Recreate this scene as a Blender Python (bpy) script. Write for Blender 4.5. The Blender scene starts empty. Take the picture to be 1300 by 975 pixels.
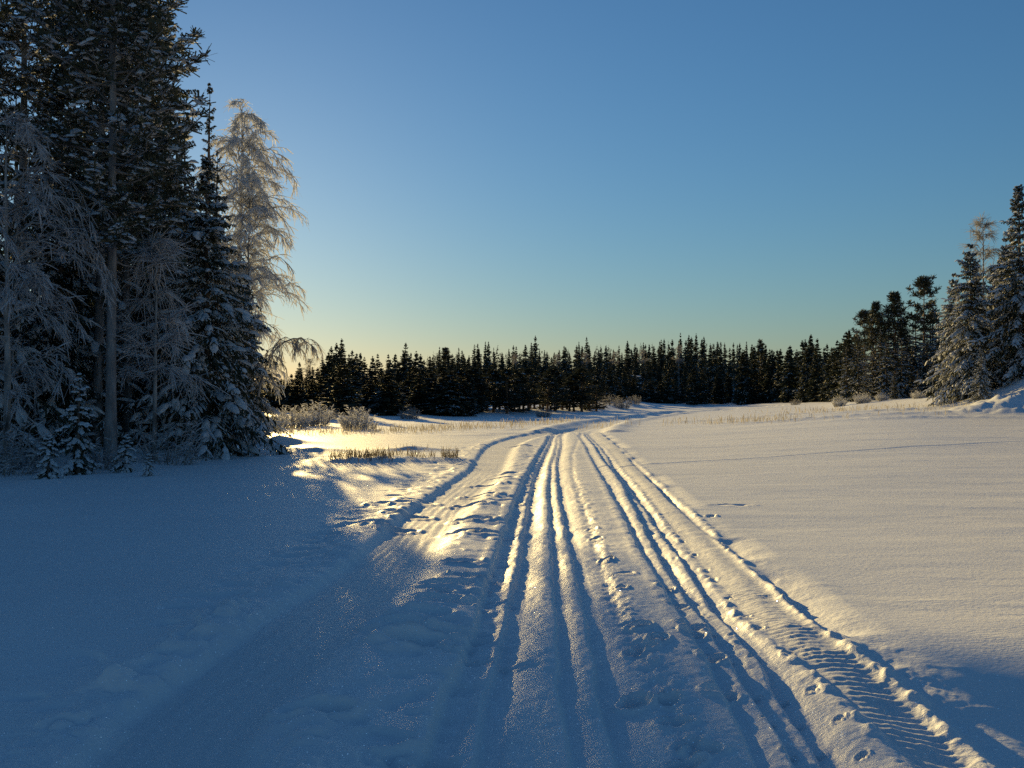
import bpy, math, random
import numpy as np

# ------------------------------------------------------------------ camera, sky, sun
S = bpy.context.scene
COL = S.collection
EYE = 1.6
F = 1276.0                                     # focal length in photo pixels (1300 wide)
PITCH = math.atan(20.5 / F)
cam_d = bpy.data.cameras.new('camera'); cam = bpy.data.objects.new('camera', cam_d); COL.objects.link(cam)
cam_d.sensor_width = 36.0; cam_d.lens = 36.0 * F / 1300.0
cam_d.clip_start = 0.05; cam_d.clip_end = 20000
cam.location = (0, 0, EYE); cam.rotation_euler = (math.pi / 2 + PITCH, 0, 0)
S.camera = cam

SUN_EL = math.radians(10.0); SUN_AZ = math.radians(-16.6)
w = bpy.data.worlds.new('World'); S.world = w; w.use_nodes = True
wn = w.node_tree
sky = wn.nodes.new('ShaderNodeTexSky'); sky.sky_type = 'NISHITA'; sky.sun_disc = False
sky.sun_elevation = SUN_EL; sky.sun_rotation = SUN_AZ
sky.air_density = 1.4; sky.dust_density = 0.18; sky.ozone_density = 6.4
bg = wn.nodes['Background']; bg.inputs[1].default_value = 0.057
wn.links.new(sky.outputs[0], bg.inputs[0])
sl = bpy.data.lights.new('sun', 'SUN'); sl.energy = 5.0; sl.angle = math.radians(0.53); sl.color = (1.0, 0.72, 0.28)
so = bpy.data.objects.new('sun', sl); COL.objects.link(so)
so.rotation_euler = (math.pi / 2 - SUN_EL, 0, math.pi - SUN_AZ)   # light travels away from the sun's azimuth
so.location = (-30, 60, 40)
S.view_settings.view_transform = 'Standard'; S.view_settings.look = 'None'
S.view_settings.exposure = 0.8; S.view_settings.gamma = 1.0
S.render.engine = 'CYCLES'
S.cycles.use_denoising = False
S.cycles.max_bounces = 6; S.cycles.diffuse_bounces = 3; S.cycles.glossy_bounces = 2
S.cycles.transmission_bounces = 4; S.cycles.transparent_max_bounces = 6

RNG = np.random.default_rng(7)

# ------------------------------------------------------------------ photo pixel -> world
def ray(u, v):
    a = (u - 650) / F; b = (487.5 - v) / F
    return np.array([a, math.cos(PITCH) - b * math.sin(PITCH), math.sin(PITCH) + b * math.cos(PITCH)])
def pt(u, v):
    """point of the snow surface seen at photo pixel u, v"""
    d = ray(u, v); t = np.exp(np.linspace(math.log(2.0), math.log(700.0), 6000))
    below = base_h(d[0] * t, d[1] * t) > EYE + d[2] * t
    k = int(np.argmax(below)) if below.any() else 5999
    return d[0] * t[k], d[1] * t[k]
def at(u, D):                                   # plan position at distance D in the direction of column u
    return ((u - 650) / F * D, D)

# ------------------------------------------------------------------ numpy noise
def _h(ix, iy, s):
    n = (ix.astype(np.int64) * 374761393 + iy.astype(np.int64) * 668265263 + s * 1442695041) & 0x7fffffff
    n = ((n ^ (n >> 13)) * 1274126177) & 0x7fffffff
    return ((n ^ (n >> 16)) & 0xffff) / 65535.0
def noise(x, y, s=0):
    ix = np.floor(x); iy = np.floor(y); fx = x - ix; fy = y - iy
    fx = fx * fx * (3 - 2 * fx); fy = fy * fy * (3 - 2 * fy)
    a = _h(ix, iy, s); b = _h(ix + 1, iy, s); c = _h(ix, iy + 1, s); d = _h(ix + 1, iy + 1, s)
    return (a + (b - a) * fx + (c - a) * fy + (a - b - c + d) * fx * fy) * 2 - 1
def fbm(x, y, s=0, o=4):
    r = 0; a = 1.0
    for k in range(o):
        r = r + a * noise(x * 2 ** k + 17.3 * k, y * 2 ** k - 9.1 * k, s + k); a *= 0.5
    return r
def sst(e0, e1, x):
    t = np.clip((x - e0) / (e1 - e0), 0, 1); return t * t * (3 - 2 * t)

# ------------------------------------------------------------------ shore and terrain
# columns (photo px of the bearing), ramp start, ramp end, bank height, far distance, far height
SH = np.array([
    [-2500, 20, 30, 0.6, 120, 2.0], [-400, 19, 28, 0.6, 120, 2.0], [0, 21, 27, 0.35, 120, 2.0], [180, 23, 28, 0.3, 120, 2.0],
    [300, 27, 33, 0.3, 130, 1.5], [330, 48, 62, 0.5, 180, 2.5], [360, 62, 80, 0.5, 220, 3.0], [480, 74, 95, 0.35, 240, 4.0],
    [600, 82, 108, 0.4, 290, 7.0], [750, 130, 155, 0.6, 320, 9.5], [880, 195, 220, 0.8, 330, 10.0], [940, 180, 215, 0.5, 320, 8.0],
    [1000, 125, 190, 0.5, 320, 5.0], [1080, 75, 118, 0.5, 260, 4.0], [1180, 58, 88, 0.8, 240, 4.0], [1225, 54, 74, 1.0, 240, 6.0],
    [1300, 52, 65, 2.2, 240, 8.0], [1500, 50, 70, 3.6, 240, 9.0], [4000, 50, 80, 3.6, 240, 9.0]], float)
def base_h(x, y):
    r = np.hypot(x, y); px = np.where(y > 0.2 * np.abs(x), 650 + F * x / np.maximum(y, 1e-3), np.where(x < 0, -2500, 4000))
    px = np.clip(px, -2500, 4000); yy = np.maximum(y, 0.25 * np.abs(x))
    c = [np.interp(px, SH[:, 0], SH[:, k]) for k in range(1, 6)]
    z = c[2] * sst(c[0], c[1], yy) + np.maximum(c[4] - c[2], 0) * sst(c[1], c[3], yy)
    # the snow rises gently towards the right shore
    z = z + 0.95 * np.clip((yy - 16) / 46, 0, 1) ** 1.2 * sst(800, 1180, px) * (1 - sst(200, 400, yy))
    # the ground falls away towards the camera in the foreground
    crest = 7.5 - 0.16 * np.clip(x, -2, 6) + 0.25 * noise(x * 0.7, y * 0.0 + 3, 91)
    dd = np.maximum(crest - y, 0)
    steep = 0.116 + 0.142 * sst(1.8, 3.2, x) - 0.018 * sst(0.2, 1.0, x) * (1 - sst(1.5, 2.5, x))
    z = z - steep * (np.sqrt(dd * dd + 0.5) - 0.707) * (1 - 0.55 * sst(1.2, 4.0, dd))
    return z

# ------------------------------------------------------------------ tracks: x as a function of y
def line(px):
    p = np.array([pt(u, v) for u, v in px]); o = np.argsort(p[:, 1]); p = p[o]
    ys = np.exp(np.linspace(math.log(p[0, 1]), math.log(p[-1, 1]), 160)); xs = np.interp(np.log(ys), np.log(p[:, 1]), p[:, 0])
    k = np.hanning(13); k /= k.sum(); xs2 = np.convolve(np.pad(xs, 6, 'edge'), k, 'valid')
    return ys, xs2
def lat(L, x, y):
    """signed lateral distance from the track line, and whether y is inside its span"""
    xt = np.interp(y, L[0], L[1]); dx = np.interp(y, L[0], np.gradient(L[1], L[0]))
    return (x - xt) / np.sqrt(1 + dx * dx), (y > L[0][0]) & (y < L[0][-1])
L1 = line([(708, 547), (699, 553), (687, 576), (671, 607), (660, 638), (651.6, 669), (640.5, 709), (629, 754), (617, 799), (601, 843), (580, 910), (556, 975)])
L2 = line([(711, 547), (703, 553), (694, 576), (683, 600), (677.5, 629), (673, 674), (670, 718), (664, 741), (657, 776), (650, 816), (643, 850), (634, 910), (626, 975)])
L3 = line([(716, 547), (708.7, 553), (702, 584.6), (699, 616), (703, 656), (708, 691.6), (710, 718), (714, 754), (718.5, 798.6), (723, 852), (732, 897), (744, 975)])
L4 = line([(719, 547), (714, 551), (711, 580), (712, 607), (717.6, 638), (727.4, 674), (738.6, 709.4), (748.4, 745), (758.6, 789.7), (769.8, 830), (781, 874.4), (794, 923), (809, 975)])
R1 = line([(741, 546), (736, 553), (750, 576), (763, 598), (779, 625), (792, 647), (808, 674), (819, 696), (834, 716), (854, 748), (876, 785), (905, 830), (940, 890), (975, 975)])
R2 = line([(747, 545), (743, 550), (767.5, 580), (790, 607), (808, 638), (830, 674), (851, 710), (881, 749.6), (912.4, 790), (939, 830), (966, 861), (997, 906), (1030, 965), (1040, 985)])
R3 = line([(752, 544), (747, 549), (785, 593), (812, 625), (839, 660), (870, 696), (897, 732), (926, 772), (961.5, 807.6), (992.7, 843), (1019.5, 883.4), (1046, 923.6), (1079, 978)])
R4 = line([(756, 544), (754, 549), (800, 592), (850, 643), (872, 665), (908, 705), (984, 781), (1051, 828), (1100, 872), (1153, 921), (1215, 985)])
R5 = line([(762, 543), (760, 547), (812, 593), (859, 638), (894.6, 667), (939, 698), (966, 723), (993, 742), (1028, 776), (1064, 800), (1100, 822), (1126.5, 839), (1158, 865.6), (1189, 892), (1216, 919), (1251, 950), (1285, 982)])
R6 = line([(768, 543), (766, 547), (815, 590), (850, 625), (903.5, 660), (961, 705), (1028, 750), (1082, 794), (1162, 852), (1229, 915), (1310, 980)])
SM = line([(760, 537), (700, 548), (660, 555), (640, 563), (631, 571), (620, 593), (589, 621), (556, 645), (527, 676), (500, 704), (470, 732), (430, 762), (382, 800), (332, 842), (250, 905), (205, 975)])
FAR = line([(930, 518.5), (900, 521), (850, 525.5), (800, 531), (766, 536), (740, 543), (732, 549)])
MID = line([(735, 552), (727, 575), (728, 600), (738, 630), (752, 668), (765, 705), (780, 750), (800, 790), (825, 840), (855, 890), (875, 935), (885, 985)])
FAINT = [pt(760, 592), pt(850, 587.5), (pt(1000, 578)), pt(1150, 568), pt(1300, 560), pt(1420, 553)]

def groove(d, wd, dp, soft=0.04, ease=None):
    """a groove whose left wall is steep and whose right wall eases out"""
    if ease is None: ease = soft
    return -dp * np.where(d < 0, 1 - sst(wd * 0.5 - soft * 0.5, wd * 0.5 + soft, -d), 1 - sst(wd * 0.5 - soft * 0.5 - ease * .3, wd * 0.5 + ease, d))
def rut(d, wd, dp, ease):
    """a ski groove: steep left wall, narrow floor, long easy right side"""
    q = np.where(d < 0, 1 - sst(wd * .5 - .03, wd * .5 + .025, -d), np.clip(1 - (d - wd * .1) / ease, 0, 1))
    return -dp * q ** np.where(d > 0, 1.5, 1.0)
PITS = []                                        # footprints and pole holes: x, y, half length, half width, angle, depth
_r = random.Random(5)
def pit(u, v, L, W, ang, dep):
    x, y = pt(u, v); PITS.append((x, y, L, W, ang, dep))
for u, v, L, W, dep in [(601, 659, .26, .16, .12), (612, 628, .3, .14, .1), (625, 676, .28, .1, .07), (597, 731, .21, .13, .11), (566, 741, .22, .13, .1),
                        (586, 711, .2, .1, .08), (583, 728, .09, .07, .07), (562, 751, .1, .06, .06), (598, 640, .3, .14, .1), (640, 635, .3, .1, .07),
                        (590, 674, .24, .12, .09), (556, 760, .2, .1, .08), (575, 765, .26, .1, .07), (540, 778, .2, .12, .08), (560, 797, .36, .1, .07),
                        (548, 808, .3, .09, .06), (585, 824, .5, .05, .05), (520, 812, .2, .12, .1), (505, 790, .2, .12, .1), (620, 615, .3, .12, .09),
                        (650, 600, .35, .12, .08), (640, 606, .3, .1, .07), (500, 640, .35, .16, .09), (520, 652, .3, .14, .09), (480, 650, .35, .12, .08), (530, 636, .3, .14, .08),
                        (470, 665, .3, .14, .08), (505, 668, .25, .14, .08), (665, 566, .5, .2, .1), (400, 900, .2, .1, .07), (420, 905, .14, .09, .06), (525, 955, .18, .1, .06), (550, 960, .15, .1, .06),
                        (515, 965, .12, .08, .05), (930, 642, .3, .07, .05), (903, 655, .07, .06, .08)]:
    pit(u, v, L, W, _r.uniform(-.25, .25), dep)
for u, v in [(770, 707), (793, 725), (788, 742), (848, 885), (858, 912), (874, 940), (812, 790), (820, 815), (836, 808), (914, 877), (880, 800), (806, 884), (752, 668), (757, 680), (846, 742),
             (862, 762), (878, 790), (905, 830), (805, 820), (870, 965), (895, 950), (808, 878)]:
    pit(u, v, _r.uniform(.06, .1), _r.uniform(.05, .08), _r.uniform(-.6, .6), _r.uniform(.05, .09))
for Lr, side in ((R2, 0.1), (R3, 0.1), (R2, -0.07)):    # ski-pole pricks beside the grooves
    yy = 4.3
    while yy < 16:
        yy *= _r.uniform(1.05, 1.12); PITS.append((float(np.interp(yy, Lr[0], Lr[1])) + side + _r.uniform(-.02, .04), yy, .045, .022, _r.uniform(.2, .6), .03))

MOUNDS = [  # photo px, half length (m), half width, height: snow hummocks on the lake
    (392, 573.5, 1.1, .5, .2), (515, 572, 1.2, .6, .2), (470, 586, 2.0, .6, .22), (540, 584, .9, .5, .1), (572, 585, .45, .4, .14), (350, 563, 1.2, .6, .35), (340, 584, .5, .3, .14),
    (355, 577, .8, .35, .15), (395, 580, 1.2, .4, .1), (640, 551, 1.5, .7, .1), (600, 553, 1.6, .7, .08), (1085, 528, 6, 1.4, .2), (1010, 526, 5, 1.2, .14), (1150, 521, 7, 1.4, .22), (1170, 530, 6, 1.2, .16),
    (660, 546, 2, 1, .1), (900, 534, 5, 1.2, .12), (1262, 517, 2.4, 2.2, .5), (1300, 514, 2.6, 2.5, .5), (980, 517, 6, 2, .5), (790, 524, 5, 2, .25), (815, 519, 4, 3, .6)]
MOUNDS = [(*pt(u, v), a, b, h) for u, v, a, b, h in MOUNDS]

def ground_h(x, y):
    z = base_h(x, y)
    r = np.hypot(x, y)
    near = 1 - sst(60, 140, r)
    # gentle wind-packed surface, drawn out across the lake
    z = z + 0.02 * fbm(x * 0.10 + y * 0.02, y * 0.26, 3, 3) * near * sst(2, 12, r) + 0.006 * fbm(x * 0.6, y * 1.5, 11, 3) * near
    z = z + 0.35 * fbm(x * 0.05, y * 0.05, 23, 3) * sst(60, 160, r)
    # crusty streaks of the wind
    z = z + 0.008 * np.maximum(fbm(x * 1.3 + 0.4 * y, y * 5.0, 31, 3) - 0.55, 0) * near * (1 - sst(20, 50, r))
    for mx, my, a, b, h in MOUNDS:
        m = (np.abs(x - mx) < 3 * a) & (np.abs(y - my) < 3 * b + 1.5)
        if m.any():
            X = (x[m] - mx) / a; Y = (y[m] - my) / b
            z[m] += .62 * h * np.exp(-(X * X + Y * Y)) * (1 + 0.35 * fbm(x[m] * 2.1, y[m] * 2.1, 5, 2))
    m = (y > 2.0) & (y < 75) & (x > -9) & (x < 12)
    X = x[m]; Y = y[m]; dz = np.zeros_like(X)
    fade = (1 - sst(45, 60, Y)) * (1 - .25 * sst(12, 30, Y))
    wide = 1 + sst(12, 50, Y) * 0.25                 # grooves blur together far off
    lump = fbm(X * 9, Y * 9, 41, 3); lump2 = fbm(X * 3.2, Y * 3.2, 47, 3); fine = fbm(X * 26, Y * 26, 53, 2)
    hold = np.zeros_like(X)                          # churned area between the tracks
    dA, _ = lat(L1, X, Y); dB, _ = lat(R6, X, Y)
    hold = sst(-0.35, 0.1, dA) * (1 - sst(-0.1, 0.25, dB))
    dz += hold * (0.004 * lump * (0.3 + sst(0, .6, lump2)) + 0.0022 * fine + 0.005 * lump2) * fade
    wob = 0.011 * noise(Y * 1.3, Y * 0 + 2, 61) + .006 * noise(Y * 4, Y * 0, 62); ww = 1 + 0.15 * noise(Y * 2.3, Y * 0 + 5, 67)
    for L, wd, dp, es in ((L1, .22, .088, .34), (L2, .19, .082, .44), (L3, .135, .065, .28), (L4, .17, .08, .44), (R1, .11, .05, .22), (R2, .16, .08, .36), (R3, .18, .075, .4)):
        d, _ = lat(L, X, Y)
        dz += rut(d + wob, wd * ww * wide, dp * fade, es * wide)
        dz += 0.012 * np.exp(-((d + wd * .5 * wide + 0.08) / 0.06) ** 2) * fade * (1 + 0.5 * lump)
    # crusty collapsing ridge between the left pair
    d1, _ = lat(L1, X, Y); d2, _ = lat(L2, X, Y)
    dz += 0.025 * sst(.04, .12, d1) * (1 - sst(-.1, -.02, d2)) * (0.3 + .6 * np.abs(lump)) * fade * (1 - .6 * sst(8, 14, Y))
    # smooth raised beams beside the right grooves
    for L, off, hgt, sg in ((R2, .24, .02, .12), (R3, .28, .02, .13), (L4, .24, .012, .11)):
        d, _ = lat(L, X, Y); dz += hgt * np.exp(-((d - off * wide) / (sg * wide)) ** 2) * fade
    # middle line of crumbs and steps
    d, _ = lat(MID, X, Y); mm = np.exp(-(d / 0.12) ** 2)
    dz += (-0.022 * np.exp(-((d + .03) / 0.06) ** 2) + mm * (0.018 * np.maximum(lump, -.3) + 0.006 * fine)) * fade
    # ribbed belt of the snowmobile and its crumbly edges
    d, _ = lat(R4, X, Y)
    dz += groove(d, .36 * wide, 0.03 * fade, 0.08)
    belt = (1 - sst(.12, .19, np.abs(d)))
    dz += belt * 0.0055 * np.sin(Y * 2 * math.pi / 0.078 + 1.1 * noise(X * 3, Y * 3, 71)) * (0.55 + 0.45 * lump2) * (1 - sst(9, 13, Y))
    dz += np.exp(-((d - 0.24) / .07) ** 2) * (0.02 + 0.022 * np.maximum(lump, -.2)) * fade + np.exp(-((d + 0.22) / .05) ** 2) * (0.004 + 0.022 * np.maximum(lump, -.2)) * fade
    # outer broken trough and the smooth bank to its right
    d, _ = lat(R5, X, Y); brk = sst(-0.25, 0.25, noise(Y * 0.9, Y * 0 + 1, 77) + 0.1)
    dz += rut(d + wob, .15 * wide, (0.025 + 0.065 * brk) * fade, .36)
    d, _ = lat(R6, X, Y)
    dz += (0.012 * np.exp(-(np.minimum(d, 0) / 0.22) ** 2) * np.exp(-(np.maximum(d, 0) / 0.30) ** 2) * (1 + .25 * lump2)) * fade
    # snowmobile road on the left
    d, _ = lat(SM, X, Y); hw = 0.34 + 0.03 * (1 - sst(6, 10, Y)) + 0.12 * sst(18, 40, Y)
    a = np.abs(d)
    dz += -0.065 * np.where(d < 0, 1 - sst(hw, hw + 0.14, a), 1 - sst(hw - .1, hw + 0.3, a)) * (1 - sst(60, 74, Y))
    dz += (1 - sst(hw - .1, hw, a)) * (0.0022 * np.sin(d * 52 + 2 * noise(Y * .8, d * 3, 83)) + 0.003 * fbm(d * 14, Y * 2.2, 87, 2)) * (1 - sst(18, 30, Y))
    bank = np.exp(-((a - hw - 0.3) / 0.26) ** 2)
    rough = sst(0, .5, fbm(X * 2.6, Y * 2.6, 93, 3) + .25)
    dz += bank * (1 + 1.3 * (1 - sst(5.5, 9.5, Y))) * (0.016 + 0.04 * rough * np.abs(fbm(X * 3.8, Y * 3.8, 97, 3)) + .006 * lump) * (1 - sst(40, 55, Y)) * np.where(d > 0, .65, 1.0)
    out = np.exp(-((a - hw - 0.75) / 0.3) ** 2)
    dz += -out * 0.035 * sst(.15, .6, fbm(X * 3.1, Y * 4.2, 101, 2)) * (1 - sst(30, 45, Y))
    z[m] += dz
    # far bend of all the tracks
    m = (y > 40) & (y < 215) & (x > 0) & (x < 50)
    d, ok = lat(FAR, x[m], y[m]); z[m] += np.where(ok, groove(d, 2.2, .16, .8) + .12 * np.exp(-((np.abs(d) - 1.9) / .6) ** 2), 0) * sst(42, 52, y[m])
    # faint single trail to the right
    for (xa, ya), (xb, yb) in zip(FAINT[:-1], FAINT[1:]):
        m = (x > min(xa, xb)) & (x <= max(xa, xb)) & (np.abs(y - np.interp(x, [xa, xb], [ya, yb])) < 1.5)
        if m.any():
            yl = ya + (x[m] - xa) / (xb - xa) * (yb - ya)
            d = (y[m] - yl) + 0.15 * noise(x[m] * .6, x[m] * 0, 7); z[m] += groove(d, .14, .026, .1) + .006 * np.exp(-((np.abs(d) - .25) / .12) ** 2)
    for px_, py_, L, W, an, dep in PITS:
        m = (np.abs(x - px_) < L * 2.2) & (np.abs(y - py_) < L * 2.2)
        if m.any():
            ca, sa = math.cos(an), math.sin(an)
            X = ((x[m] - px_) * ca + (y[m] - py_) * sa) / L; Y = (-(x[m] - px_) * sa + (y[m] - py_) * ca) / W
            q = np.sqrt(X * X + Y * Y)
            z[m] += -dep * (1 - sst(.55, 1.05, q)) + dep * 0.3 * np.exp(-((q - 1.25) / .22) ** 2)
    return z

def gz(x, y):
    return float(ground_h(np.array([float(x)]), np.array([float(y)]))[0])

# ------------------------------------------------------------------ materials
def mat(name):
    m = bpy.data.materials.new(name); m.use_nodes = True; n = m.node_tree; b = n.nodes['Principled BSDF']; return m, n, b
def nd(n, t, **k):
    x = n.nodes.new(t)
    for a, v in k.items():
        if a.startswith('i_'):
            key = a[2:].replace('_', ' '); x.inputs[key].default_value = v
        else: setattr(x, a, v)
    return x
def noise_col(n, b, c0, c1, scale, detail=4, coord='Object', inp='Base Color'):
    tc = nd(n, 'ShaderNodeTexCoord'); t = nd(n, 'ShaderNodeTexNoise', i_Scale=scale, i_Detail=detail)
    r = nd(n, 'ShaderNodeValToRGB'); r.color_ramp.elements[0].position = .3; r.color_ramp.elements[1].position = .7
    r.color_ramp.elements[0].color = (*c0, 1); r.color_ramp.elements[1].color = (*c1, 1)
    n.links.new(tc.outputs[coord], t.inputs['Vector']); n.links.new(t.outputs['Fac'], r.inputs['Fac']); n.links.new(r.outputs['Color'], b.inputs[inp])
    return tc, t, r

def snow_ground_material():
    m, n, b = mat('lake_snow')
    tc = nd(n, 'ShaderNodeTexCoord')
    tc_, t_, rp = noise_col(n, b, (.77, .785, .80), (.82, .83, .84), 0.6)
    ap = nd(n, 'ShaderNodeAttribute', attribute_name='packed'); mc = nd(n, 'ShaderNodeMix', data_type='RGBA'); mc.inputs[7].default_value = (.70, .71, .72, 1)   # driven snow is greyer
    n.links.new(ap.outputs['Fac'], mc.inputs[0]); n.links.new(rp.outputs[0], mc.inputs[6]); n.links.new(mc.outputs[2], b.inputs['Base Color'])
    b.inputs['Roughness'].default_value = .52; b.inputs['Specular IOR Level'].default_value = .24
    mp = nd(n, 'ShaderNodeMapping'); mp.inputs['Scale'].default_value = (1, 1.6, 1)
    n.links.new(tc.outputs['Object'], mp.inputs['Vector'])
    t1 = nd(n, 'ShaderNodeTexNoise', i_Scale=22.0, i_Detail=5.0, i_Roughness=.65); n.links.new(mp.outputs[0], t1.inputs['Vector'])
    t2 = nd(n, 'ShaderNodeTexNoise', i_Scale=120.0, i_Detail=2.0); n.links.new(mp.outputs[0], t2.inputs['Vector'])
    ad = nd(n, 'ShaderNodeMath', operation='MULTIPLY_ADD'); ad.inputs[1].default_value = .12
    n.links.new(t2.outputs['Fac'], ad.inputs[0]); n.links.new(t1.outputs['Fac'], ad.inputs[2])
    t0 = nd(n, 'ShaderNodeTexNoise', i_Scale=3.2, i_Detail=3.0, i_Roughness=.6); n.links.new(mp.outputs[0], t0.inputs['Vector'])
    a0 = nd(n, 'ShaderNodeMath', operation='MULTIPLY_ADD'); a0.inputs[1].default_value = .55; n.links.new(t0.outputs['Fac'], a0.inputs[0]); n.links.new(ad.outputs[0], a0.inputs[2])
    bp = nd(n, 'ShaderNodeBump', i_Strength=.7, i_Distance=.013); n.links.new(a0.outputs[0], bp.inputs['Height'])
    n.links.new(bp.outputs[0], b.inputs['Normal'])
    # ice crystals: sparse tiny mirror facets with random tilt
    vo = nd(n, 'ShaderNodeTexVoronoi', i_Scale=75.0); n.links.new(tc.outputs['Object'], vo.inputs['Vector'])
    sep = nd(n, 'ShaderNodeSeparateColor'); n.links.new(vo.outputs['Color'], sep.inputs[0])
    vm = nd(n, 'ShaderNodeVectorMath', operation='SUBTRACT'); vm.inputs[1].default_value = (.5, .5, .5); n.links.new(vo.outputs['Color'], vm.inputs[0])
    vs = nd(n, 'ShaderNodeVectorMath', operation='SCALE'); vs.inputs['Scale'].default_value = .9; n.links.new(vm.outputs[0], vs.inputs[0])
    ge = nd(n, 'ShaderNodeNewGeometry')
    va = nd(n, 'ShaderNodeVectorMath', operation='ADD'); n.links.new(ge.outputs['Normal'], va.inputs[0]); n.links.new(vs.outputs[0], va.inputs[1])
    vn = nd(n, 'ShaderNodeVectorMath', operation='NORMALIZE'); n.links.new(va.outputs[0], vn.inputs[0])
    gl = nd(n, 'ShaderNodeBsdfGlossy', i_Roughness=.12); gl.inputs['Color'].default_value = (.9, .9, .9, 1); n.links.new(vn.outputs[0], gl.inputs['Normal'])
    cmp = nd(n, 'ShaderNodeMath', operation='LESS_THAN'); cmp.inputs[1].default_value = .22; n.links.new(vo.outputs['Distance'], cmp.inputs[0])
    wn_ = nd(n, 'ShaderNodeTexWhiteNoise'); n.links.new(vo.outputs['Color'], wn_.inputs['Vector'])
    c2 = nd(n, 'ShaderNodeMath', operation='GREATER_THAN'); c2.inputs[1].default_value = .93; n.links.new(wn_.outputs['Value'], c2.inputs[0])
    mu = nd(n, 'ShaderNodeMath', operation='MULTIPLY'); n.links.new(cmp.outputs[0], mu.inputs[0]); n.links.new(c2.outputs[0], mu.inputs[1])
    n.links.new(mu.outputs[0], gl.inputs['Color']); mx = nd(n, 'ShaderNodeAddShader'); n.links.new(b.outputs[0], mx.inputs[0]); n.links.new(gl.outputs[0], mx.inputs[1])
    n.links.new(mx.outputs[0], n.nodes['Material Output'].inputs['Surface'])
    return m
def leafy(name, c0, c1, scale, trans, rough=.7):
    """thin foliage or frost: diffuse with some light through it"""
    m, n, b = mat(name); noise_col(n, b, c0, c1, scale); b.inputs['Roughness'].default_value = rough; b.inputs['Specular IOR Level'].default_value = .25
    tr = nd(n, 'ShaderNodeBsdfTranslucent'); mx = nd(n, 'ShaderNodeMixShader'); mx.inputs[0].default_value = trans
    lk = b.inputs['Base Color'].links[0].from_socket; n.links.new(lk, tr.inputs['Color'])
    n.links.new(b.outputs[0], mx.inputs[1]); n.links.new(tr.outputs[0], mx.inputs[2]); n.links.new(mx.outputs[0], n.nodes['Material Output'].inputs['Surface'])
    return m
M_SNOW = snow_ground_material()
M_NEEDLE = leafy('spruce_needles', (.030, .040, .026), (.065, .072, .045), 1.7, .15)
M_PNEEDLE = leafy('pine_needles', (.036, .042, .028), (.062, .068, .042), 1.7, .12)
M_FROST = leafy('frost', (.30, .30, .31), (.60, .60, .62), 5.0, .40)  # kept darker than the backlit copy: shade on these trees is in the colour
M_DIMFROST = leafy('thin_shaded_frost', (.20, .20, .20), (.42, .41, .41), 6.0, .3)  # darker frost; on the shaded bushes the shade is put into the colour
M_LITFROST = leafy('backlit_frost', (.56, .56, .57), (.84, .84, .84), 5.0, .24)  # paler frost for backlit bushes and birch, backlight put into the colour
M_LOAD = leafy('tree_snow', (.52, .54, .57), (.76, .77, .79), 6.0, .22)
M_REED = leafy('frosted_reed', (.20, .175, .14), (.48, .45, .40), 3.0, .4)
M_GRASS = leafy('dry_grass', (.07, .055, .035), (.26, .22, .16), 3.0, .3)
def bark(name, c0, c1, sc):
    m, n, b = mat(name); tc, t, r = noise_col(n, b, c0, c1, sc, 6); b.inputs['Roughness'].default_value = .9
    mp = nd(n, 'ShaderNodeMapping'); mp.inputs['Scale'].default_value = (1, 1, .25); n.links.new(tc.outputs['Object'], mp.inputs[0]); n.links.new(mp.outputs[0], t.inputs['Vector'])
    bp = nd(n, 'ShaderNodeBump', i_Strength=.6, i_Distance=.02); n.links.new(t.outputs['Fac'], bp.inputs['Height']); n.links.new(bp.outputs[0], b.inputs['Normal'])
    return m
M_BARK = bark('spruce_bark', (.06, .045, .035), (.15, .12, .10), 9)
M_PBARK = bark('frosted_bark', (.09, .085, .085), (.26, .25, .25), 7)
M_PINEBARK = bark('pine_bark', (.10, .055, .03), (.22, .13, .075), 8)
M_BIRCH = bark('birch_bark', (.07, .06, .055), (.40, .38, .36), 5)

# ------------------------------------------------------------------ mesh helpers
def mesh_from(name, V, Q, T=None, m=None, smooth=False):
    me = bpy.data.meshes.new(name)
    V = np.asarray(V, np.float32).reshape(-1, 3)
    nq = 0 if Q is None else len(Q); nt = 0 if T is None else len(T)
    me.vertices.add(len(V)); me.vertices.foreach_set('co', V.ravel())
    loops = np.concatenate([np.asarray(a, np.int32).ravel() for a in (Q, T) if a is not None and len(a)])
    starts = np.concatenate([np.arange(nq) * 4, nq * 4 + np.arange(nt) * 3]).astype(np.int32)
    me.loops.add(len(loops)); me.loops.foreach_set('vertex_index', loops)
    me.polygons.add(nq + nt); me.polygons.foreach_set('loop_start', starts)
    if smooth: me.polygons.foreach_set('use_smooth', np.ones(nq + nt, bool))
    me.update(calc_edges=True)
    if m: me.materials.append(m)
    return me
def unit(v): return v / np.maximum(np.linalg.norm(v, axis=-1, keepdims=True), 1e-9)
UP = np.array([0, 0, 1.0])
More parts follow.
